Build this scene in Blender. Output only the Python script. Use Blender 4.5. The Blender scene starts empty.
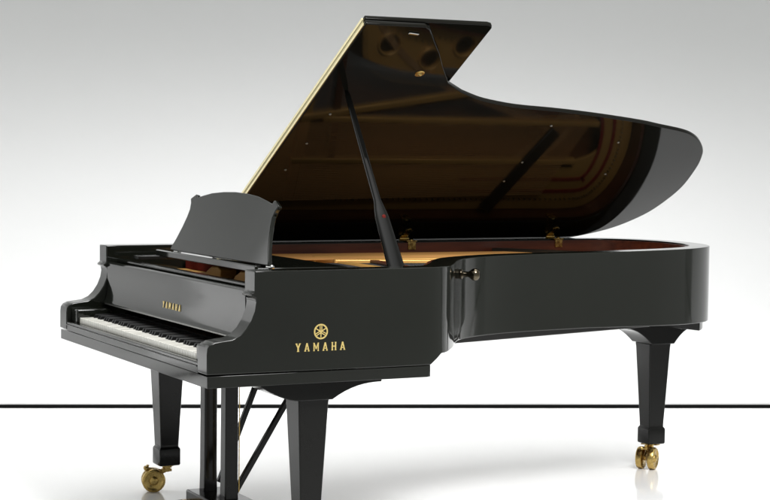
import bpy, bmesh, math, random
from mathutils import Vector, Matrix
random.seed(7)
S = bpy.context.scene
COL = S.collection
PI = math.pi

# ------------------------------------------------------------------ materials
def new_mat(name):
    m = bpy.data.materials.new(name); m.use_nodes = True
    nt = m.node_tree; b = nt.nodes['Principled BSDF']
    return m, nt, b

def nd(nt, t, **kw):
    n = nt.nodes.new(t)
    for k, v in kw.items(): setattr(n, k, v)
    return n

def simple(name, col, rough, metal=0.0, spec=0.5, noise=None, bump=None, rvar=None, coat=0.0):
    """principled with optional procedural colour mottling, roughness variation and bump"""
    m, nt, b = new_mat(name)
    b.inputs['Base Color'].default_value = (*col, 1)
    b.inputs['Roughness'].default_value = rough
    b.inputs['Metallic'].default_value = metal
    b.inputs['Specular IOR Level'].default_value = spec
    b.inputs['Coat Weight'].default_value = coat
    b.inputs['Coat Roughness'].default_value = 0.05
    tc = nd(nt, 'ShaderNodeTexCoord')
    if noise:
        sc, amt = noise
        n = nd(nt, 'ShaderNodeTexNoise'); n.inputs['Scale'].default_value = sc; n.inputs['Detail'].default_value = 5
        nt.links.new(tc.outputs['Object'], n.inputs['Vector'])
        mx = nd(nt, 'ShaderNodeMix', data_type='RGBA')
        mx.inputs[6].default_value = (*[c * (1 - amt) for c in col], 1)
        mx.inputs[7].default_value = (*[min(1, c * (1 + amt)) for c in col], 1)
        nt.links.new(n.outputs['Fac'], mx.inputs[0]); nt.links.new(mx.outputs[2], b.inputs['Base Color'])
    if rvar:
        sc, lo, hi = rvar
        n = nd(nt, 'ShaderNodeTexNoise'); n.inputs['Scale'].default_value = sc; n.inputs['Detail'].default_value = 6
        nt.links.new(tc.outputs['Object'], n.inputs['Vector'])
        mr = nd(nt, 'ShaderNodeMapRange')
        mr.inputs['From Min'].default_value = .3; mr.inputs['From Max'].default_value = .7
        mr.inputs['To Min'].default_value = lo; mr.inputs['To Max'].default_value = hi
        nt.links.new(n.outputs['Fac'], mr.inputs['Value']); nt.links.new(mr.outputs['Result'], b.inputs['Roughness'])
    if bump:
        sc, st, dist = bump
        n = nd(nt, 'ShaderNodeTexNoise'); n.inputs['Scale'].default_value = sc; n.inputs['Detail'].default_value = 2
        nt.links.new(tc.outputs['Object'], n.inputs['Vector'])
        bp = nd(nt, 'ShaderNodeBump'); bp.inputs['Strength'].default_value = st; bp.inputs['Distance'].default_value = dist
        nt.links.new(n.outputs['Fac'], bp.inputs['Height']); nt.links.new(bp.outputs['Normal'], b.inputs['Normal'])
    return m

def wood(name, c1, c2, scale, rough, axis='Y', coat=0.3):
    m, nt, b = new_mat(name)
    tc = nd(nt, 'ShaderNodeTexCoord'); mp = nd(nt, 'ShaderNodeMapping')
    sc = {'X': (1, 14, 14), 'Y': (14, 1, 14), 'Z': (14, 14, 1)}[axis]
    mp.inputs['Scale'].default_value = [s * scale for s in sc]
    n = nd(nt, 'ShaderNodeTexNoise'); n.inputs['Scale'].default_value = 1.5; n.inputs['Detail'].default_value = 8
    n.inputs['Distortion'].default_value = .4
    cr = nd(nt, 'ShaderNodeValToRGB')
    cr.color_ramp.elements[0].position = .32; cr.color_ramp.elements[0].color = (*c1, 1)
    cr.color_ramp.elements[1].position = .68; cr.color_ramp.elements[1].color = (*c2, 1)
    nt.links.new(tc.outputs['Object'], mp.inputs['Vector']); nt.links.new(mp.outputs['Vector'], n.inputs['Vector'])
    nt.links.new(n.outputs['Fac'], cr.inputs['Fac']); nt.links.new(cr.outputs['Color'], b.inputs['Base Color'])
    b.inputs['Roughness'].default_value = rough; b.inputs['Coat Weight'].default_value = coat
    b.inputs['Coat Roughness'].default_value = .12
    return m

M = {}
M['lacquer'] = simple('black_polyester_lacquer', (.0074, .0082, .0062), .07, noise=(3, .2), rvar=(6, .05, .10), bump=(26, .012, .002))
M['satin'] = simple('black_satin_wood', (.009, .009, .008), .28, noise=(8, .2), rvar=(14, .22, .36))
M['leg'] = simple('black_leg_lacquer', (.0065, .0065, .0058), .14, spec=.22, noise=(5, .2), rvar=(9, .10, .2))
M['lid'] = simple('black_lid_lacquer', (.0062, .0060, .0046), .04, spec=.15, noise=(3, .2), rvar=(6, .035, .075), bump=(26, .010, .002))
M['prop'] = simple('black_prop_lacquer', (.0050, .0050, .0046), .05, spec=.22, noise=(5, .2))
M['strip'] = simple('dull_grey_metal', (.22, .22, .21), .38, 1.0, noise=(30, .1))
M['bright_felt'] = simple('crimson_felt', (.26, .022, .018), .95, spec=.1, noise=(90, .3))
M['dark'] = simple('dark_underside', (.012, .011, .010), .5, noise=(6, .3))
M['brass'] = simple('aged_brass', (.50, .35, .12), .22, 1.0, noise=(70, .5), rvar=(55, .12, .42))
M['brass_strip'] = simple('polished_brass', (.88, .79, .48), .28, 1.0, noise=(3, .06))
M['gold'] = simple('gold_inlay', (.86, .66, .24), .32, .55, noise=(60, .10))
M['plate'] = simple('gold_bronze_iron_plate', (.62, .34, .090), .42, .30, noise=(7, .15), rvar=(18, .36, .5), bump=(220, .06, .002))
M['plate_dark'] = simple('black_painted_bar', (.018, .014, .010), .35)
M['soundboard'] = wood('spruce_soundboard', (.14, .046, .016), (.20, .078, .027), 3.0, .32, 'Y')
M['inner'] = wood('mahogany_inner_rim', (.060, .014, .007), (.125, .032, .015), 2.2, .30, 'Y', .4)
M['maple'] = wood('maple_bridge', (.30, .15, .06), (.45, .26, .11), 3.0, .4, 'X')
M['felt'] = simple('red_felt', (.11, .014, .011), .95, spec=.1, noise=(90, .35), bump=(400, .3, .002))
M['ivory'] = simple('white_key_acrylic', (.87, .85, .78), .14, noise=(20, .03))
M['ebony'] = simple('black_key_resin', (.006, .006, .006), .34, spec=.2)
M['steel'] = simple('steel_string', (.55, .55, .55), .25, 1.0)
M['copper'] = simple('copper_wound_string', (.62, .31, .10), .40, .45)
M['rubber'] = simple('pale_rubber', (.30, .28, .24), .5)
M['chrome'] = simple('nickel', (.7, .7, .68), .12, 1.0)

# ------------------------------------------------------------------ helpers
def wloc(o): return Vector(o['_w']) if o is not None else Vector((0, 0, 0))

def obj(name, bm, m, parent=None, bevel=0, seg=2, smooth=False, mods=None, angle=32):
    bmesh.ops.recalc_face_normals(bm, faces=bm.faces)
    me = bpy.data.meshes.new(name)
    vs = [v.co for v in bm.verts]
    lo = Vector([min(v[i] for v in vs) for i in range(3)]); hi = Vector([max(v[i] for v in vs) for i in range(3)])
    c = (lo + hi) / 2
    bmesh.ops.translate(bm, verts=bm.verts, vec=-c)
    bm.to_mesh(me); bm.free()
    me.materials.append(M[m] if isinstance(m, str) else m)
    o = bpy.data.objects.new(name, me); COL.objects.link(o)
    o['_w'] = tuple(c)
    if parent is not None:
        o.parent = parent; o.location = c - wloc(parent)
    else: o.location = c
    if bevel:
        b = o.modifiers.new('bevel', 'BEVEL'); b.width = bevel; b.segments = seg; b.limit_method = 'ANGLE'
        b.angle_limit = math.radians(angle); b.harden_normals = False
    if smooth or bevel:
        for p in me.polygons: p.use_smooth = True
        me.set_sharp_from_angle(angle=math.radians(40))
    return o

def box(bm, x0, x1, y0, y1, z0, z1):
    v = [bm.verts.new(p) for p in ((x0, y0, z0), (x1, y0, z0), (x1, y1, z0), (x0, y1, z0), (x0, y0, z1), (x1, y0, z1), (x1, y1, z1), (x0, y1, z1))]
    for f in ((0, 3, 2, 1), (4, 5, 6, 7), (0, 1, 5, 4), (1, 2, 6, 5), (2, 3, 7, 6), (3, 0, 4, 7)): bm.faces.new([v[i] for i in f])

def prism(bm, pts, fn0, fn1):
    """closed outline pts (u,v) lofted between two placement functions"""
    a = [bm.verts.new(fn0(*p)) for p in pts]; b = [bm.verts.new(fn1(*p)) for p in pts]
    n = len(pts)
    bm.faces.new(a[::-1]); bm.faces.new(b)
    for i in range(n): bm.faces.new((a[i], a[(i + 1) % n], b[(i + 1) % n], b[i]))

def loft(bm, rings, cap=True):
    R = [[bm.verts.new(p) for p in r] for r in rings]
    n = len(R[0])
    for i in range(len(R) - 1):
        for j in range(n): bm.faces.new((R[i][j], R[i][(j + 1) % n], R[i + 1][(j + 1) % n], R[i + 1][j]))
    if cap: bm.faces.new(R[0][::-1]); bm.faces.new(R[-1])

def frame_of(d):
    d = d.normalized(); up = Vector((0, 0, 1)) if abs(d.z) < .9 else Vector((1, 0, 0))
    u = d.cross(up).normalized(); return u, u.cross(d)

def rod(bm, a, b, r0, r1=None, n=12):
    a, b = Vector(a), Vector(b); r1 = r0 if r1 is None else r1
    u, w = frame_of(b - a)
    loft(bm, [[p + (u * math.cos(2 * PI * k / n) + w * math.sin(2 * PI * k / n)) * r for k in range(n)] for p, r in ((a, r0), (b, r1))])

def lathe(bm, o, axis, prof, n=28):
    """prof: list of (t along axis, radius)"""
    o, axis = Vector(o), Vector(axis).normalized(); u, w = frame_of(axis)
    loft(bm, [[o + axis * t + (u * math.cos(2 * PI * k / n) + w * math.sin(2 * PI * k / n)) * r for k in range(n)] for t, r in prof])

def bar(bm, a, b, sx, sy, up=(0, 0, 1), sx1=None, sy1=None):
    """rectangular bar between a and b: sx sideways, sy along 'up'"""
    a, b = Vector(a), Vector(b); d = (b - a).normalized(); s = d.cross(Vector(up)).normalized(); t = s.cross(d)
    sx1 = sx if sx1 is None else sx1; sy1 = sy if sy1 is None else sy1
    def ring(p, w, h): return [p + s * (i * w / 2) + t * (j * h / 2) for i, j in ((-1, -1), (1, -1), (1, 1), (-1, 1))]
    loft(bm, [ring(a, sx, sy), ring(b, sx1, sy1)])

def catmull(P, n=8, closed=False):
    out = []; N = len(P)
    rng = range(N if closed else N - 1)
    for i in rng:
        g = lambda k: Vector(P[k % N]) if closed else Vector(P[min(max(k, 0), N - 1)])
        p0, p1, p2, p3 = g(i - 1), g(i), g(i + 1), g(i + 2)
        for k in range(n):
            t = k / n
            out.append(.5 * ((2 * p1) + (p2 - p0) * t + (2 * p0 - 5 * p1 + 4 * p2 - p3) * t * t + (3 * p1 - p0 - 3 * p2 + p3) * t ** 3))
    if not closed: out.append(Vector(P[-1]))
    return out

def resample(P, n):
    L = [0]
    for a, b in zip(P, P[1:]): L.append(L[-1] + (b - a).length)
    out = []; j = 0
    for k in range(n):
        s = L[-1] * k / (n - 1)
        while j < len(L) - 2 and L[j + 1] < s: j += 1
        t = (s - L[j]) / max(L[j + 1] - L[j], 1e-9)
        out.append(P[j].lerp(P[j + 1], min(max(t, 0), 1)))
    return out

def offset(P, d):
    """open polyline offset to its left by d"""
    out = []
    for i, p in enumerate(P):
        a = P[max(i - 1, 0)]; b = P[min(i + 1, len(P) - 1)]
        t = (b - a).normalized(); out.append(Vector((p.x - t.y * d, p.y + t.x * d)))
    return out

# ------------------------------------------------------------------ main sizes (metres)
W = 1.58; ZT = .9785; YF = .16
T = .085                       # rim thickness
TH = .5325                     # lid opening angle

root = bpy.data.objects.new('grand_piano', None); COL.objects.link(root)
root.location = (.79, 1.35, 0); root['_w'] = (.79, 1.35, 0)
root['label'] = 'black lacquered concert grand piano with its lid propped open, on brass casters'
root['category'] = 'piano'

# ------------------------------------------------------------------ case: one continuous bent rim with the two arms
RIM = [(1.58, .50), (1.58, .64), (1.58, .74), (1.577, .79), (1.561, .842), (1.525, .888), (1.468, .933), (1.395, .985), (1.30, 1.045), (1.215, 1.11),
       (1.148, 1.20), (1.092, 1.32), (1.056, 1.45), (1.037, 1.58), (1.022, 1.73), (1.000, 1.92), (.967, 2.12), (.935, 2.25), (.898, 2.36),
       (.848, 2.455), (.785, 2.535), (.705, 2.60), (.585, 2.65), (.42, 2.676), (.28, 2.662), (.165, 2.62), (.065, 2.54), (.014, 2.44),
       (0, 2.32), (0, 2.1), (0, 1.7), (0, 1.2), (0, .8), (0, .5)]
OUT = resample(catmull([Vector(p) for p in RIM], 8), 190)
INN = offset(OUT, T)
def rim_zb(p):
    k = min(max((p.y - .80) / .05, 0), 1)
    if p.x < .3 and p.y < 1.0: return .652
    k2 = min(max((p.y - 1.8) / .8, 0), 1)
    return .652 + k * (.034 - .022 * k2)
bm = bmesh.new()
rings = []
for o, i in zip(OUT, INN):
    zb = rim_zb(o)
    rings.append([(o.x, o.y, zb), (o.x, o.y, ZT), (i.x, i.y, ZT), (i.x, i.y, zb)])
loft(bm, rings, cap=False)
# arm: side profile (y, z) with the S-curve down to the key end
ARM = [(.50, ZT), (YF, ZT), (YF, .912), (.150, .906), (.150, .899), (.163, .893), (.166, .878), (.162, .852), (.150, .822), (.132, .795), (.112, .776), (.085, .764),
       (.05, .760), (.026, .757), (.010, .750), (.002, .738), (0, .72), (0, .655), (.50, .652)]
for x0, x1 in ((W - T, W), (0, T)):
    prism(bm, ARM, lambda y, z: (x0, y, z), lambda y, z: (x1, y, z))
bmesh.ops.remove_doubles(bm, verts=bm.verts, dist=.0004)
case = obj('case', bm, 'lacquer', root, bevel=.0035, seg=3, smooth=True)

# inner rim veneer: liner 3 mm in front of the inside of the case
bm = bmesh.new()
A = offset(OUT, T + .002); B = offset(OUT, T + .016)
sel = [k for k, p in enumerate(OUT) if (p.y > .52)]
loft(bm, [[(A[k].x, A[k].y, .80), (A[k].x, A[k].y, ZT - .006), (B[k].x, B[k].y, ZT - .006), (B[k].x, B[k].y, .80)] for k in sel])
obj('inner_rim', bm, 'inner', root, smooth=True)

# keybed / lower band under the straight part of the case
bm = bmesh.new()
KB = [(.006, .002), (W - .002, .002), (W - .002, .785), (W - .010, .800), (W - .035, .812), (.03, .814), (.006, .80)]
prism(bm, KB, lambda x, y: (x, y, .612), lambda x, y: (x, y, .6502))
obj('keybed', bm, 'lacquer', root, bevel=.0015, seg=2)
# underside: beams + soundboard ribs seen only from low down
bm = bmesh.new()
for a, b in (((.30, .78, .70), (.30, 2.30, .70)), ((.72, .78, .70), (.55, 2.45, .70)), ((1.15, .78, .70), (.80, 2.2, .70))):
    bar(bm, a, b, .085, .08)
obj('beam', bm, 'dark', root, bevel=.004)

# ------------------------------------------------------------------ brackets, legs and casters
def bracket(prof, x0, x1):
    bm = bmesh.new(); prism(bm, prof, lambda y, z: (x0, y, z), lambda y, z: (x1, y, z))
    return obj('leg_bracket', bm, 'leg', root, bevel=.003)
def bracket_prof(yc, y0, y1, zt, zl, hw):
    P = [(y0, zt), (y0, zt - .010)]
    for k in range(1, 9):
        t = k / 8; P.append((y0 + (yc - hw - y0) * t, zt - .010 - (zt - .010 - zl) * ((1 - (1 - t) ** 1.7) if zt < .62 else t ** 2)))
    for k in range(0, 9):
        t = k / 8; P.append((yc + hw + (y1 - yc - hw) * t, zl + (zt - .012 - zl) * (1 - (1 - t) ** 2.3)))
    P.append((y1, zt)); return P
LEGS = [(.125, .398, .612, .20, .64, 'x'), (W - .125, .402, .612, .205, .64, 'x'), (.458, 2.50, .630, 2.30, 2.68, 'y')]
for (x, y, zt, y0, y1, ax) in LEGS:
    zl = .548 if zt < .63 else .545
    bracket(bracket_prof(y, y0, y1, zt - .0015, zl, .058), x - .075, x + .075)

bm = bmesh.new()                                          # stepped plate under the tail
TP = [p for p in offset(OUT, .022) if p.y > 2.30][::2]
prism(bm, [(p.x, p.y) for p in TP if p.x < .80], lambda x, y: (x, y, .6285), lambda x, y: (x, y, .670))
obj('tail_plate', bm, 'leg', root, bevel=.004)
def square(x, y, z, h, c=.12):
    """chamfered square ring"""
    k = h * (1 - c)
    return [(x + a, y + b, z) for a, b in ((-k, -h), (k, -h), (h, -k), (h, k), (k, h), (-k, h), (-h, k), (-h, -k))]
def make_leg(x, y, ztop):
    bm = bmesh.new()
    loft(bm, [square(x, y, z, h, .07) for z, h in ((ztop + .004, .056), (ztop - .012, .054), (.190, .0375), (.181, .0372), (.174, .0425), (.168, .0435), (.112, .0435), (.107, .041))])
    return obj('leg', bm, 'leg', root, bevel=.0015, seg=2, angle=20)
def caster(x, y, ang, off, d=.088, ws=1.0):
    """twin brass wheels in a fork below a leg; ang = rolling direction, off = trail"""
    R = Matrix.Rotation(ang, 4, 'Z'); P = Vector((x, y, 0))
    f = lambda a, b, z: P + R @ Vector((a, b * ws, z))      # a along rolling direction, b along the axle
    r = d / 2
    bm = bmesh.new()
    lathe(bm, f(0, 0, .100), (0, 0, 1), [(0, .020), (.002, .031), (.0075, .031), (.0085, .024)], 24)
    rod(bm, f(0, 0, .078), f(0, 0, .103), .014, .017, 16)
    for b in (-.0045, .0045):
        pts = [(0 - .016, .086), (0 + .016, .086), (off + .013, r + .004), (off + .006, r - .012), (off - .010, r - .010), (off - .014, r + .012)]
        prism(bm, pts, lambda a, z: f(a, b - .0035, z), lambda a, z: f(a, b + .0035, z))
    bar(bm, f(-.02, 0, .085), f(.02, 0, .085), .026, .010)
    # mounting lugs with bolts
    for s in (-1, 1):
        bar(bm, f(.018, s * .022, .103), f(-.018, s * .026, .101), .014, .005)
    fr = obj('caster', bm, 'brass', root, bevel=.0012, seg=2)
    for s in (-1, 1):
        bm = bmesh.new()
        WP = [(0, .012), (0, r - .004), (.0025, r), (.017, r), (.021, r - .003), (.0225, r - .009), (.019, r - .013), (.018, .018), (.022, .0155), (.025, .010), (.026, .004)]
        lathe(bm, f(off, s * .009, r), R @ Vector((0, s, 0)), [(t * ws, q) for t, q in WP], 36)
        obj('wheel', bm, 'brass', fr, smooth=True)
    bm = bmesh.new()                                     # brake screw with a small wing head
    sg = 1 if off >= 0 else -1
    rod(bm, f(off * .3, 0, .080), f(off + sg * .030, 0, .093), .0065, .0065, 10)
    lathe(bm, f(off + sg * .030, -.014, .093), R @ Vector((0, 1, 0)), [(0, .005), (.003, .0085), (.009, .006), (.019, .006), (.025, .0085), (.028, .005)], 12)
    rod(bm, f(off + sg * .024, 0, .089), f(off + sg * .022, 0, .107), .004, .006, 10)
    obj('brake_screw', bm, 'brass', fr, smooth=True)
for (x, y, zt, y0, y1, ax) in LEGS:
    zl = .548 if zt < .63 else .54
    make_leg(x, y, zl)
    if ax == 'x': caster(x, y, -PI / 2 + math.radians(-14 if x < 1 else 12), .052, .092)
    else: caster(x, y - .006, math.radians(-52), .040, .096, 1.3)

# ------------------------------------------------------------------ pedal lyre
bm = bmesh.new()
LY = .35
box(bm, .655, .985, LY - .070, LY + .085, .040, .110)
box(bm, .642, .998, LY - .080, LY + .095, .030, .044)
lyre = obj('pedal_lyre', bm, 'leg', root, bevel=.006, seg=3)
bm = bmesh.new(); box(bm, .62, .98, LY - .06, LY + .06, .575, .610); obj('top_block', bm, 'lacquer', lyre, bevel=.004)
for x in (.703, .905):
    bm = bmesh.new(); loft(bm, [square(x, LY, .109, .026, .1), square(x, LY, .19, .0245, .1), square(x, LY, .55, .0245, .1), square(x, LY, .5765, .028, .1)])
    obj('post', bm, 'leg', lyre, bevel=.002)
for a, b in (((.70, .394, .135), (.70, .588, .612)), ((.905, .372, .135), (.905, .672, .612))):
    bm = bmesh.new(); bar(bm, a, b, .020, .020, (0, 1, 0)); obj('brace', bm, 'leg', lyre, bevel=.003)
for x, r in ((.775, .004), (.835, .004), (.925, .0018)):
    bm = bmesh.new(); rod(bm, (x, LY + .03, .14), (x, LY + .03, .61), r); obj('pedal_rod', bm, 'brass', lyre, smooth=True)
for x in (.70, .80, .90):
    bm = bmesh.new()
    P = catmull([Vector((LY - .02, .075)), Vector((LY - .10, .076)), Vector((LY - .17, .066)), Vector((LY - .215, .050))], 5)
    wd = [.010 + .014 * min(1, max(0, (k - 4) / 8)) for k in range(len(P))]; wd[-1] = .014
    loft(bm, [[(x - w, p.x, p.y - .005), (x + w, p.x, p.y - .005), (x + w, p.x, p.y + .005), (x - w, p.x, p.y + .005)] for p, w in zip(P, wd)])
    obj('pedal', bm, 'brass', lyre, bevel=.003)

# ------------------------------------------------------------------ keyboard
KX0, KX1 = .160, 1.428; KW = (KX1 - KX0) / 52; KZ = .707; KY0, KY1 = .030, .185
bm = bmesh.new(); box(bm, T + .002, W - T - .002, .024, .40, .651, .682)
kb = obj('keyboard', bm, 'dark', root, bevel=.002)
for i in range(52):
    bm = bmesh.new(); x0 = KX0 + i * KW + .0006; x1 = KX0 + (i + 1) * KW - .0006
    dz = random.uniform(-.0004, .0004)
    box(bm, x0, x1, KY0, KY1 + .02, .684 + dz, KZ + dz)
    obj('white_key', bm, 'ivory', kb, bevel=.0014, seg=2)
for i in range(51):
    if (i % 7) in (1, 4): continue                    # no black key between B-C and E-F (keyboard starts on A)
    x = KX0 + (i + 1) * KW; bm = bmesh.new()
    def kr(y, z, h): return [(x - h, y, KZ - .001), (x + h, y, KZ - .001), (x + h * .78, y + z, KZ + .0135), (x - h * .78, y + z, KZ + .0135)]
    loft(bm, [kr(KY0 + .048, .006, .0068), kr(KY1 + .018, 0, .0068)])
    obj('black_key', bm, 'ebony', kb, bevel=.0015, seg=2)
for x0, x1 in ((T + .002, KX0 - .003), (KX1 + .003, W - T - .002)):
    bm = bmesh.new(); box(bm, x0, x1, .020, .160, .684, .738); obj('key_block', bm, 'lacquer', root, bevel=.006, seg=3)
bm = bmesh.new()
box(bm, T + .001, W - T - .001, .0022, .022, .6508, .6870)
obj('key_slip', bm, 'lacquer', root, bevel=.003, seg=3)
bm = bmesh.new(); rod(bm, (T + .003, -.0005, .6745), (W - T - .003, -.0005, .6745), .0022, n=8)
obj('key_slip_beading', bm, 'satin', root, smooth=True)

# fallboard: section (y,z) swept across, top rolled back, bottom lip
FB = [(.186, .914), (.170, .914), (.164, .909), (.163, .90), (.164, .86), (.164, .82), (.161, .79), (.155, .770), (.150, .7605), (.147, .758), (.147, .752), (.166, .752), (.186, .77)]
bm = bmesh.new(); prism(bm, FB, lambda y, z: (T + .0015, y, z), lambda y, z: (W - T - .0015, y, z))
fall = obj('fallboard', bm, 'lacquer', root, bevel=.0015, seg=2, angle=50)
bm = bmesh.new(); box(bm, T + .03, W - T - .03, .1445, .1468, .7525, .7572); obj('lip_strip', bm, 'strip', fall)
bm = bmesh.new(); box(bm, T + .02, W - T - .02, .188, .20, .760, .764); obj('name_felt', bm, 'felt', fall)
# lock rail behind the fallboard
bm = bmesh.new(); box(bm, T + .01, W - T - .01, .205, .235, .90, .926)
obj('lock_rail', bm, 'lacquer', root, bevel=.003)

# ------------------------------------------------------------------ lettering and emblem as flat metal inlays
SER = .055
GLY = {  # unit height outlines: list of polygons, advance width
 'Y': ([[(-.02, 1), (.29, 1), (.29, .93), (.26, .93), (.40, .64), (.54, .93), (.51, .93), (.51, 1), (.82, 1), (.82, .93), (.76, .93), (.52, .44), (.52, .07), (.58, .07), (.58, 0), (.22, 0), (.22, .07), (.28, .07), (.28, .44), (.02, .93), (-.02, .93)]], .80),
 'A': ([[(-.02, 0), (.27, 0), (.27, .07), (.225, .07), (.275, .25), (.27, .34), (.30, .34), (.40, .66), (.40, 1), (.30, 1), (.02, .07), (-.02, .07)],
        [(.82, 0), (.82, .07), (.78, .07), (.50, 1), (.40, 1), (.40, .66), (.50, .34), (.53, .34), (.525, .25), (.575, .07), (.53, .07), (.53, 0)],
        [(.275, .24), (.525, .24), (.50, .34), (.30, .34)]], .80),
 'M': ([[(0, 0), (.24, 0), (.24, .07), (.21, .07), (.21, .68), (.40, .22), (.50, .22), (.69, .68), (.69, .07), (.66, .07), (.66, 0), (.90, 0), (.90, .07), (.86, .07), (.86, .93), (.90, .93), (.90, 1), (.70, 1), (.45, .48), (.20, 1), (0, 1), (0, .93), (.04, .93), (.04, .07), (0, .07)]], .90),
 'H': ([[(0, 0), (.29, 0), (.29, .07), (.25, .07), (.25, .44), (.55, .44), (.55, .07), (.51, .07), (.51, 0), (.80, 0), (.80, .07), (.76, .07), (.76, .93), (.80, .93), (.80, 1), (.51, 1), (.51, .93), (.55, .93), (.55, .56), (.25, .56), (.25, .93), (.29, .93), (.29, 1), (0, 1), (0, .93), (.04, .93), (.04, .07), (0, .07)]], .80),
}
def lettering(word, h, total, place, depth, parent, xs=1.0):
    """place(u, v, d): u along the word from its left end, v up, d out of the surface"""
    bm = bmesh.new(); n = len(word); wid = [GLY[c][1] * h * xs for c in word]
    gap = (total - sum(wid)) / (n - 1); u = 0
    for c, wd in zip(word, wid):
        for poly in GLY[c][0]:
            prism(bm, poly, lambda a, b: place(u + a * h * xs, b * h, 0), lambda a, b: place(u + a * h * xs, b * h, depth))
        u += wd + gap
    return obj('lettering', bm, 'gold', parent)
lettering('YAMAHA', .027, .176, lambda u, v, d: (W + .0003 + d, .302 + u, .7165 + v), .0012, case, .84)
lettering('YAMAHA', .0225, .180, lambda u, v, d: (.730 + u, .1609 + .1 * v - .0008 - d, .792 + v), .0014, fall, .9)
def emblem(c, place, R, parent):
    bm = bmesh.new(); n = 48
    for k in range(n):
        a0, a1 = 2 * PI * k / n, 2 * PI * (k + 1) / n
        prism(bm, [(math.cos(a0) * R, math.sin(a0) * R), (math.cos(a1) * R, math.sin(a1) * R), (math.cos(a1) * R * .80, math.sin(a1) * R * .80), (math.cos(a0) * R * .80, math.sin(a0) * R * .80)],
              lambda u, v: place(u, v, 0), lambda u, v: place(u, v, .0012))
    for q in range(3):                                   # three crossed tuning forks
        a = PI / 2 + q * 2 * PI / 3; ca, sa = math.cos(a), math.sin(a)
        def rt(x, y, d): return place((x * ca - y * sa) * R, (x * sa + y * ca) * R, d)
        F = [(-.84, -.06), (-.84, .06), (-.16, .075), (.02, .18), (.80, .18), (.80, .07), (.12, .045), (.12, -.045), (.80, -.07), (.80, -.18), (.02, -.18), (-.16, -.075)]
        prism(bm, F, lambda x, y: rt(x, y, .0002 * q), lambda x, y: rt(x, y, .0012 + .0002 * q))
    return obj('emblem', bm, 'gold', parent)
emblem(None, lambda u, v, d: (W + .0003 + d, .391 + u, .779 + v), .0250, case)

# knob on the bent side, brass and black
bm = bmesh.new()
i = min(range(len(OUT)), key=lambda k: (OUT[k] - Vector((1.225, 1.10))).length)
t = (OUT[i + 1] - OUT[i - 1]).normalized(); nr = Vector((t.y, -t.x, 0))
nr = (nr + Vector((.3, .3, 0))).normalized()
lathe(bm, (OUT[i].x - .01, OUT[i].y, .925), nr, [(0, .012), (.012, .019), (.018, .019), (.022, .011), (.040, .010), (.046, .014), (.056, .021), (.066, .023), (.076, .019), (.082, .010)], 24)
obj('lock_knob', bm, simple('dark_nickel', (.12, .10, .07), .14, 1.0), case, smooth=True)

# ------------------------------------------------------------------ music desk
bm = bmesh.new()
box(bm, .295, 1.275, .288, .300, .950, .973)
box(bm, .310, 1.26, .300, .640, .952, .964)
desk = obj('music_desk', bm, 'lacquer', root, bevel=.003, seg=3)
for x in (.20, 1.40):
    bm = bmesh.new(); bar(bm, (x, .24, .938), (x, .47, .938), .055, .014); obj('slide_rail', bm, 'satin', root, bevel=.002)
# leaning panel: concave sides, raised ears, arched top; local (u across, v up the slope)
half = [(-.475, 0), (-.470, .015), (-.445, .05), (-.418, .10), (-.402, .14), (-.396, .170), (-.404, .195), (-.418, .210)]
top = [(-.416, .216), (-.392, .226), (-.376, .233), (-.366, .232), (-.360, .222), (-.345, .222), (-.31, .229), (-.22, .243), (-.11, .251), (0, .254)]
L_ = half + top; PAN = L_ + [(-a, b) for a, b in L_[::-1][1:]]
ly, lz = .34, .972; al = math.radians(17)
def dp(u, v, d): return (.785 + u, ly + v * math.sin(al) + d * math.cos(al), lz + v * math.cos(al) * .97 - d * math.sin(al))
bm = bmesh.new(); prism(bm, PAN, lambda u, v: dp(u, v, 0), lambda u, v: dp(u, v, .016))
obj('desk_panel', bm, 'lacquer', desk, bevel=.003, seg=2)
for x in (.42, .84):
    bm = bmesh.new(); bar(bm, (x, .50, .964), (x, .395, 1.08), .025, .010); obj('desk_strut', bm, 'satin', desk, bevel=.002)
for x in (.36, 1.255):
    bm = bmesh.new(); lathe(bm, (x - .02, .352, .966), (1, 0, 0), [(0, .006), (0.002, .0085), (.038, .0085), (.04, .006)], 12); obj('desk_hinge', bm, 'chrome', desk, smooth=True)

# ------------------------------------------------------------------ inside: soundboard, plate, strings, dampers
def inside(d): return [p for p, o in zip(offset(OUT, T + d), OUT) if o.y > .56]
bm = bmesh.new()
P = inside(.012)[::2]
prism(bm, [(p.x, p.y) for p in P], lambda x, y: (x, y, .800), lambda x, y: (x, y, .808))
obj('soundboard', bm, 'soundboard', root)

PZ = .902
def ring_hole(outer, holes):
    """flat plate face with holes, via triangle fill"""
    bm = bmesh.new(); es = []
    for loop in [outer] + holes:
        vs = [bm.verts.new((p[0], p[1], 0)) for p in loop]
        es += [bm.edges.new((vs[i], vs[(i + 1) % len(vs)])) for i in range(len(vs))]
    bmesh.ops.triangle_fill(bm, edges=es, use_beauty=True)
    r = bmesh.ops.extrude_face_region(bm, geom=bm.faces[:])
    vs = [g for g in r['geom'] if isinstance(g, bmesh.types.BMVert)]
    bmesh.ops.translate(bm, verts=vs, vec=(0, 0, -.014)); bmesh.ops.translate(bm, verts=bm.verts, vec=(0, 0, PZ))
    return bm
def circ(x, y, r, n=28): return [(x + r * math.cos(2 * PI * k / n), y + r * math.sin(2 * PI * k / n)) for k in range(n)]
OUTER = [(p.x, p.y) for p in inside(.020)[::2]]
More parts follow.
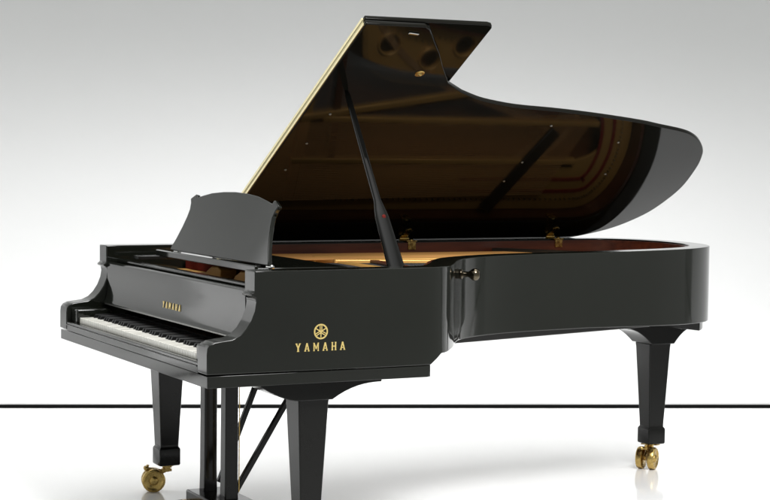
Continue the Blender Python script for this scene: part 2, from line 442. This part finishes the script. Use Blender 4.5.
# string bay outline (opening over the soundboard): follows the bridges
bay = [Vector(p) for p in [(1.33, .95), (1.20, .985), (1.06, 1.07), (.93, 1.12), (.80, 1.16), (.72, 1.28), (.70, 1.50), (.70, 1.72), (.74, 1.90), (.74, 2.10), (.66, 2.28), (.54, 2.40), (.42, 2.42), (.36, 2.34), (.33, 2.16), (.33, 1.9), (.34, 1.5), (.35, 1.1), (.38, .98), (.50, .95), (.70, .945), (1.0, .94), (1.2, .935)]]
BAY = [(p.x, p.y) for p in catmull(bay, 5, True)]
HOLES = ((.885, 1.25, .042), (.825, 1.45, .042), (.855, 1.615, .042))
holes = [circ(*h) for h in HOLES]
bm = ring_hole(OUTER, [BAY] + holes)
plate = obj('iron_plate', bm, 'plate', root, bevel=.003, seg=2)
for (x, y, r) in HOLES:
    bm = bmesh.new(); n = 32
    loft(bm, [[(x + (r + q) * math.cos(2 * PI * k / n), y + (r + q) * math.sin(2 * PI * k / n), z) for k in range(n)] for q, z in ((.001, PZ - .004), (.001, PZ + .007), (.006, PZ + .010), (.011, PZ + .006), (.012, PZ - .004))], cap=False)
    obj('hole_rim', bm, 'plate', plate, smooth=True)
# struts running from the pin block to the tail
for (a, b, w) in (((.36, .92), (.36, 2.30), .026), ((.555, .92), (.69, 1.70), .030), ((.555, 1.02), (.55, 2.36), .026), ((1.05, .92), (.97, 1.10), .028), ((1.28, .92), (1.10, 1.06), .026)):
    bm = bmesh.new(); bar(bm, (a[0], a[1], PZ + .022), (b[0], b[1], PZ + .014), w, .034); obj('strut', bm, 'plate', plate, bevel=.006, seg=3)
bm = bmesh.new(); bar(bm, (.52, 2.14, PZ + .034), (.125, 1.895, PZ + .034), .060, .020); obj('cross_bar', bm, 'plate_dark', plate, bevel=.004)
bm = bmesh.new(); bar(bm, (.17, .955, PZ + .016), (1.36, .935, PZ + .016), .045, .030); obj('capo_bar', bm, 'plate', plate, bevel=.008, seg=3)
# pin block lug ends showing under the desk
for x0 in (.52, .80, 1.02, 1.22):
    bm = bmesh.new()
    prism(bm, [(0, 0), (.16, 0), (.16, .034), (.13, .044), (.07, .040), (.02, .020)], lambda u, v: (x0 + u, .40, .885 + v), lambda u, v: (x0 + u * .96, .47, .885 + v))
    obj('web', bm, 'plate', plate, bevel=.006, seg=3)
bm = bmesh.new(); box(bm, T + .02, W - T - .02, .36, .62, .845, .884); obj('pin_block', bm, 'plate', root, bevel=.004)
bm = bmesh.new(); box(bm, T + .02, W - T - .02, .48, .53, .8845, .925); obj('felt_strip', bm, 'felt', root, bevel=.004)
bm = bmesh.new(); box(bm, T + .01, W - T - .01, .245, .355, .83, .872); obj('action_rail', bm, 'inner', root, bevel=.004)
for y0, d in ((1.75, .105), (1.75, .165)):
    P = [p for p in inside(d) if p.y > y0 and p.x > .16]
    bm = bmesh.new(); Q = offset(P, .016)
    loft(bm, [[(a.x, a.y, PZ - .002), (b.x, b.y, PZ - .002), (b.x, b.y, PZ + .004), (a.x, a.y, PZ + .004)] for a, b in zip(P, Q)])
    obj('string_felt', bm, 'bright_felt', plate)
# bridges
for nm, pts in (('bridge', [(1.22, 1.03), (1.05, 1.13), (.86, 1.30), (.72, 1.52), (.63, 1.78), (.56, 2.0), (.50, 2.16)]), ('bridge', [(.20, 1.98), (.32, 2.07), (.46, 2.20), (.58, 2.25)])):
    Q = catmull([Vector(p) for p in pts], 6); bm = bmesh.new(); L2, R2 = offset(Q, .014), offset(Q, -.014)
    loft(bm, [[(a.x, a.y, .809), (b.x, b.y, .809), (b.x, b.y, .908), (a.x, a.y, .908)] for a, b in zip(L2, R2)])
    obj(nm, bm, 'maple', root)
# strings: plain steel fan + copper wound bass crossing above
def string(bm, a, b, r): rod(bm, a, b, r, n=4)
mel = catmull([Vector(p) for p in [(1.30, .985), (1.19, 1.01), (1.06, 1.085), (.93, 1.135), (.805, 1.18), (.735, 1.29), (.712, 1.50), (.715, 1.70), (.745, 1.90), (.74, 2.10), (.655, 2.29), (.56, 2.39)]], 20)
mel = resample(mel, 120)
bm = bmesh.new()
for k, e in enumerate(mel):
    x0 = 1.33 - (1.33 - .56) * k / 119
    string(bm, (x0, .70, .927), (e.x, e.y, .916), .0009)
so = obj('steel_strings', bm, 'steel', root); so['kind'] = 'stuff'
bm = bmesh.new()
for k in range(44):
    t_ = k / 43
    string(bm, (.17 + .35 * t_, .70, .938), (.20 + .40 * t_, 2.17 + .16 * t_ , .932), .0022 - .0008 * t_)
so = obj('bass_strings', bm, 'copper', root); so['kind'] = 'stuff'
bm = bmesh.new()
for k in range(150):
    x = .20 + 1.15 * k / 149
    for j in range(1): rod(bm, (x, .60 + .02 * (k % 4), .872), (x, .60 + .02 * (k % 4), .918), .0033, n=6)
so = obj('tuning_pins', bm, 'steel', root); so['kind'] = 'stuff'
bm = bmesh.new(); bar(bm, (.38, 1.10, .880), (1.10, 1.02, .880), .020, .012); dr = obj('damper_rail', bm, 'satin', root)
for k in range(62):
    t_ = k / 61; x = .38 + .72 * t_; y = 1.10 - .08 * t_
    bm = bmesh.new(); box(bm, x - .0036, x + .0036, y - .018, y + .012, .928, .937); box(bm, x - .002, x + .002, y - .002, y + .002, .886, .929)
    obj('damper', bm, 'inner', dr)
bm = bmesh.new()                                           # hitch pins along the plate's outer flange
for p in inside(.075)[::1]:
    if p.y > 1.1: rod(bm, (p.x, p.y, PZ - .002), (p.x, p.y, PZ + .012), .003, n=6)
so = obj('hitch_pins', bm, 'steel', root); so['kind'] = 'stuff'

# ------------------------------------------------------------------ lid, hinged on the far (bass) side, opened on its prop
ct, st = math.cos(TH), math.sin(TH)
def LP(a, y, h=0): return (a * ct - h * st, y, ZT + .0012 + a * st + h * ct)
LID = [(1.180, 1.222), (1.134, 1.322), (1.106, 1.42), (1.086, 1.523), (1.066, 1.711), (1.036, 1.916), (.996, 2.133), (.966, 2.25), (.936, 2.368), (.908, 2.440), (.862, 2.508), (.798, 2.570), (.735, 2.608), (.635, 2.645), (.467, 2.678), (.321, 2.668), (.205, 2.632), (.092, 2.545), (.020, 2.425), (-.034, 2.28)]
tr = [(1.592, .645), (1.590, .875), (1.575, .898), (1.548, .918), (1.492, .957), (1.430, 1.004), (1.340, 1.062), (1.240, 1.132)]
lid_out = [Vector(p) for p in tr] + catmull([Vector(p) for p in LID], 6) + [Vector((-.034, .645))]
bm = bmesh.new()
prism(bm, [(p.x, p.y) for p in lid_out], lambda a, y: LP(a, y, 0), lambda a, y: LP(a, y, .017))
lid = obj('lid', bm, 'lid', root, bevel=.004, seg=3)
bm = bmesh.new()                                           # front flap folded back on top of the lid
prism(bm, [(-.02, .647), (1.592, .647), (1.592, 1.125), (1.586, 1.143), (1.572, 1.15), (-.02, 1.15)], lambda a, y: LP(a, y, .0195), lambda a, y: LP(a, y, .0355))
flap = obj('front_flap', bm, 'lid', lid, bevel=.004, seg=3)
for h0, h1, par in ((.004, .0135, lid), (.0225, .0325, flap)):          # brass hinge leaves along the fold
    bm = bmesh.new()
    prism(bm, [(.01, h0), (1.578, h0), (1.578, h1), (.01, h1)], lambda a, h: LP(a, .6445 if par is lid else .6465, h), lambda a, h: LP(a, .641, h))
    obj('hinge_leaf', bm, 'brass_strip', par)
bm = bmesh.new(); rod(bm, LP(.01, .643, .018), LP(1.578, .643, .018), .0022, n=10); obj('hinge_pin', bm, 'brass_strip', lid, smooth=True)
# bumpers / screws on the underside
for a, y in ((1.011, .75), (.80, .74), (.60, .73), (.84, 2.116), (.579, 2.207), (.96, 1.728), (.672, 1.749), (.516, 1.745)):
    bm = bmesh.new(); lathe(bm, LP(a, y, .001), Vector(LP(0, 0, -1)) - Vector(LP(0, 0, 0)), [(0, .0048), (.003, .0048), (.005, .0025)], 14)
    obj('bumper', bm, 'rubber', lid, smooth=True)
bm = bmesh.new()                                           # brass prop socket
lathe(bm, LP(1.30, .985, .001), Vector(LP(0, 0, -1)) - Vector(LP(0, 0, 0)), [(0, .018), (.003, .018), (.005, .014), (.004, .009), (.010, .006), (.012, .003)], 20)
obj('prop_socket', bm, 'brass', lid, smooth=True)
bm = bmesh.new()                                           # lid lock bracket near the front edge
bar(bm, LP(1.552, .825, -.003), LP(1.546, .865, -.003), .010, .004, Vector(LP(0, 0, 1)) - Vector(LP(0, 0, 0))); obj('lock_plate', bm, 'chrome', lid, bevel=.002)
# butterfly hinges on the spine
for y in (1.50, 2.235):
    bm = bmesh.new()
    box(bm, .085, .106, y - .018, y + .018, .943, .976)
    box(bm, .030, .106, y - .024, y + .024, .977, .9820)
    rod(bm, (.030, y - .022, .986), (.030, y + .022, .986), .0065, n=14)
    prism(bm, [(.03, y - .020), (.070, y - .010), (.092, y - .018), (.106, y), (.092, y + .018), (.070, y + .010), (.03, y + .020)], lambda a, b: LP(a, b, -.0045), lambda a, b: LP(a, b, -.0008))
    lathe(bm, (.096, y, .975), (0, 0, 1), [(0, .010), (.010, .010), (.014, .006)], 12)
    obj('lid_hinge', bm, 'brass', lid, bevel=.001)
# prop stick
base = Vector((1.455, .735, .945)); tip = Vector(LP(1.172, .748, -.002))
ax = (tip - base); 
def pp(t): return base + ax * t
def pring(t, w, h):
    d = ax.normalized(); s = Vector((0, 1, 0)); s = (s - d * s.dot(d)).normalized(); u = s.cross(d)
    p = pp(t); return [p + s * (w * a) + u * (h * b) for a, b in [(math.copysign(abs(math.cos(q)) ** .75, math.cos(q)), math.copysign(abs(math.sin(q)) ** .75, math.sin(q))) for q in [2 * PI * k / 20 for k in range(20)]]]
bm = bmesh.new()
loft(bm, [pring(t, w, h) for t, w, h in ((0, .031, .014), (.05, .031, .014), (.30, .026, .013), (.335, .022, .012), (.39, .0135, .010), (.55, .0125, .009), (.97, .0105, .008), (1.0, .007, .006))])
prop = obj('lid_prop', bm, 'prop', root, smooth=True)
bm = bmesh.new(); lathe(bm, pp(.30) + Vector((.010, 0, .004)), (1, 0, .3), [(0, .007), (.004, .007), (.006, .004)], 12); obj('red_button', bm, 'felt', prop, smooth=True)
bm = bmesh.new(); box(bm, 1.425, 1.485, .695, .775, .925, .950); obj('prop_block', bm, 'satin', root, bevel=.004)

# ------------------------------------------------------------------ setting
def struct(name, bm, m, label=None):
    o = obj(name, bm, m); o['kind'] = 'structure'; return o
M['floor'] = simple('white_polished_floor', (.86, .86, .855), .10, spec=.28, noise=(1.5, .01), rvar=(4, .07, .13))
M['wall'] = simple('matt_white_backdrop', (.80, .80, .80), .9, spec=.05, noise=(2, .01))
bm = bmesh.new(); bmesh.ops.create_grid(bm, x_segments=8, y_segments=8, size=30); struct('floor', bm, 'floor')
w0 = Vector((-2.3143, .3726, 0)); wd = (Vector((-.7637, 4.1501, 0)) - w0).normalized(); wn = Vector((wd.y, -wd.x, 0))   # wn points to the camera
bm = bmesh.new()
a, b = w0 - wd * 16, w0 + wd * 18
prism(bm, [(0, .001), (1, .001), (1, 6.5), (0, 6.5)], lambda t, z: a.lerp(b, t) - wn * .2 + Vector((0, 0, z)), lambda t, z: a.lerp(b, t) + Vector((0, 0, z)))
struct('backdrop', bm, 'wall')
bm = bmesh.new()
prism(bm, [(0, .002), (1, .002), (1, .0185), (0, .0185)], lambda t, z: a.lerp(b, t) + wn * .001 + Vector((0, 0, z)), lambda t, z: a.lerp(b, t) + wn * .012 + Vector((0, 0, z)))
struct('skirting_strip', bm, simple('black_skirting', (.004, .004, .004), .6, spec=.05))

# ------------------------------------------------------------------ light
wr = bpy.data.worlds.new('World'); S.world = wr; wr.use_nodes = True
bg = wr.node_tree.nodes['Background']; bg.inputs['Color'].default_value = (.97, 1, .97, 1); bg.inputs['Strength'].default_value = .44

def area(name, loc, target, sx, sy, power, spread=180, col=(1, 1, 1)):
    l = bpy.data.lights.new(name, 'AREA'); l.shape = 'RECTANGLE'; l.size = sx; l.size_y = sy; l.energy = power
    l.spread = math.radians(spread); l.color = col
    o = bpy.data.objects.new(name, l); COL.objects.link(o); o.location = loc
    z = (Vector(loc) - Vector(target)).normalized()
    x = wd - z * wd.dot(z); x.normalize(); y = z.cross(x)
    o.rotation_euler = Matrix((x, y, z)).transposed().to_euler(); return o
mid = w0 + wd * 2
area('overhead_softbox', (1.3, .9, 4.8), (1.3, .9, 0), 8.0, 6.0, 106, 80)
area('key_softbox', (4.6, 1.0, 4.6), (.8, 1.5, .7), 1.6, 1.6, 36, 50)
area('backdrop_strip', mid + wn * 1.1 + Vector((0, 0, 4.4)), mid + Vector((0, 0, -.2)), 16.0, .3, 50, 19)
area('added_side_fill', (-2.70, -1.90, 1.45), (.8, -.1, 1.0), 4.0, 2.8, 27, 175)  # unseen fill lamp, added so fallboard and desk reflect something bright

# ------------------------------------------------------------------ camera
cam = bpy.data.cameras.new('camera'); co = bpy.data.objects.new('camera', cam); COL.objects.link(co); S.camera = co
C = Vector((6.7589, -2.0199, 1.3733)); Tt = Vector((.599, 1.1198, .9754)); roll = .0120
fw = (Tt - C).normalized(); r = fw.cross(Vector((0, 0, 1))).normalized(); u = r.cross(fw)
c_, s_ = math.cos(roll), math.sin(roll)
r2 = c_ * r + s_ * u; u2 = -s_ * r + c_ * u
mw = Matrix((r2, u2, -fw)).transposed().to_4x4(); mw.translation = C
co.matrix_world = mw
cam.sensor_width = 36; cam.sensor_fit = 'HORIZONTAL'; cam.lens = 1778.68 * 36 / 770; cam.clip_end = 200; cam.clip_start = .05

for o in COL.objects:
    if '_w' in o: del o['_w']
S.view_settings.view_transform = 'Standard'; S.view_settings.look = 'None'; S.view_settings.exposure = 0; S.view_settings.gamma = 1
S.render.engine = 'CYCLES'
S.cycles.max_bounces = 10; S.cycles.glossy_bounces = 6; S.cycles.diffuse_bounces = 5
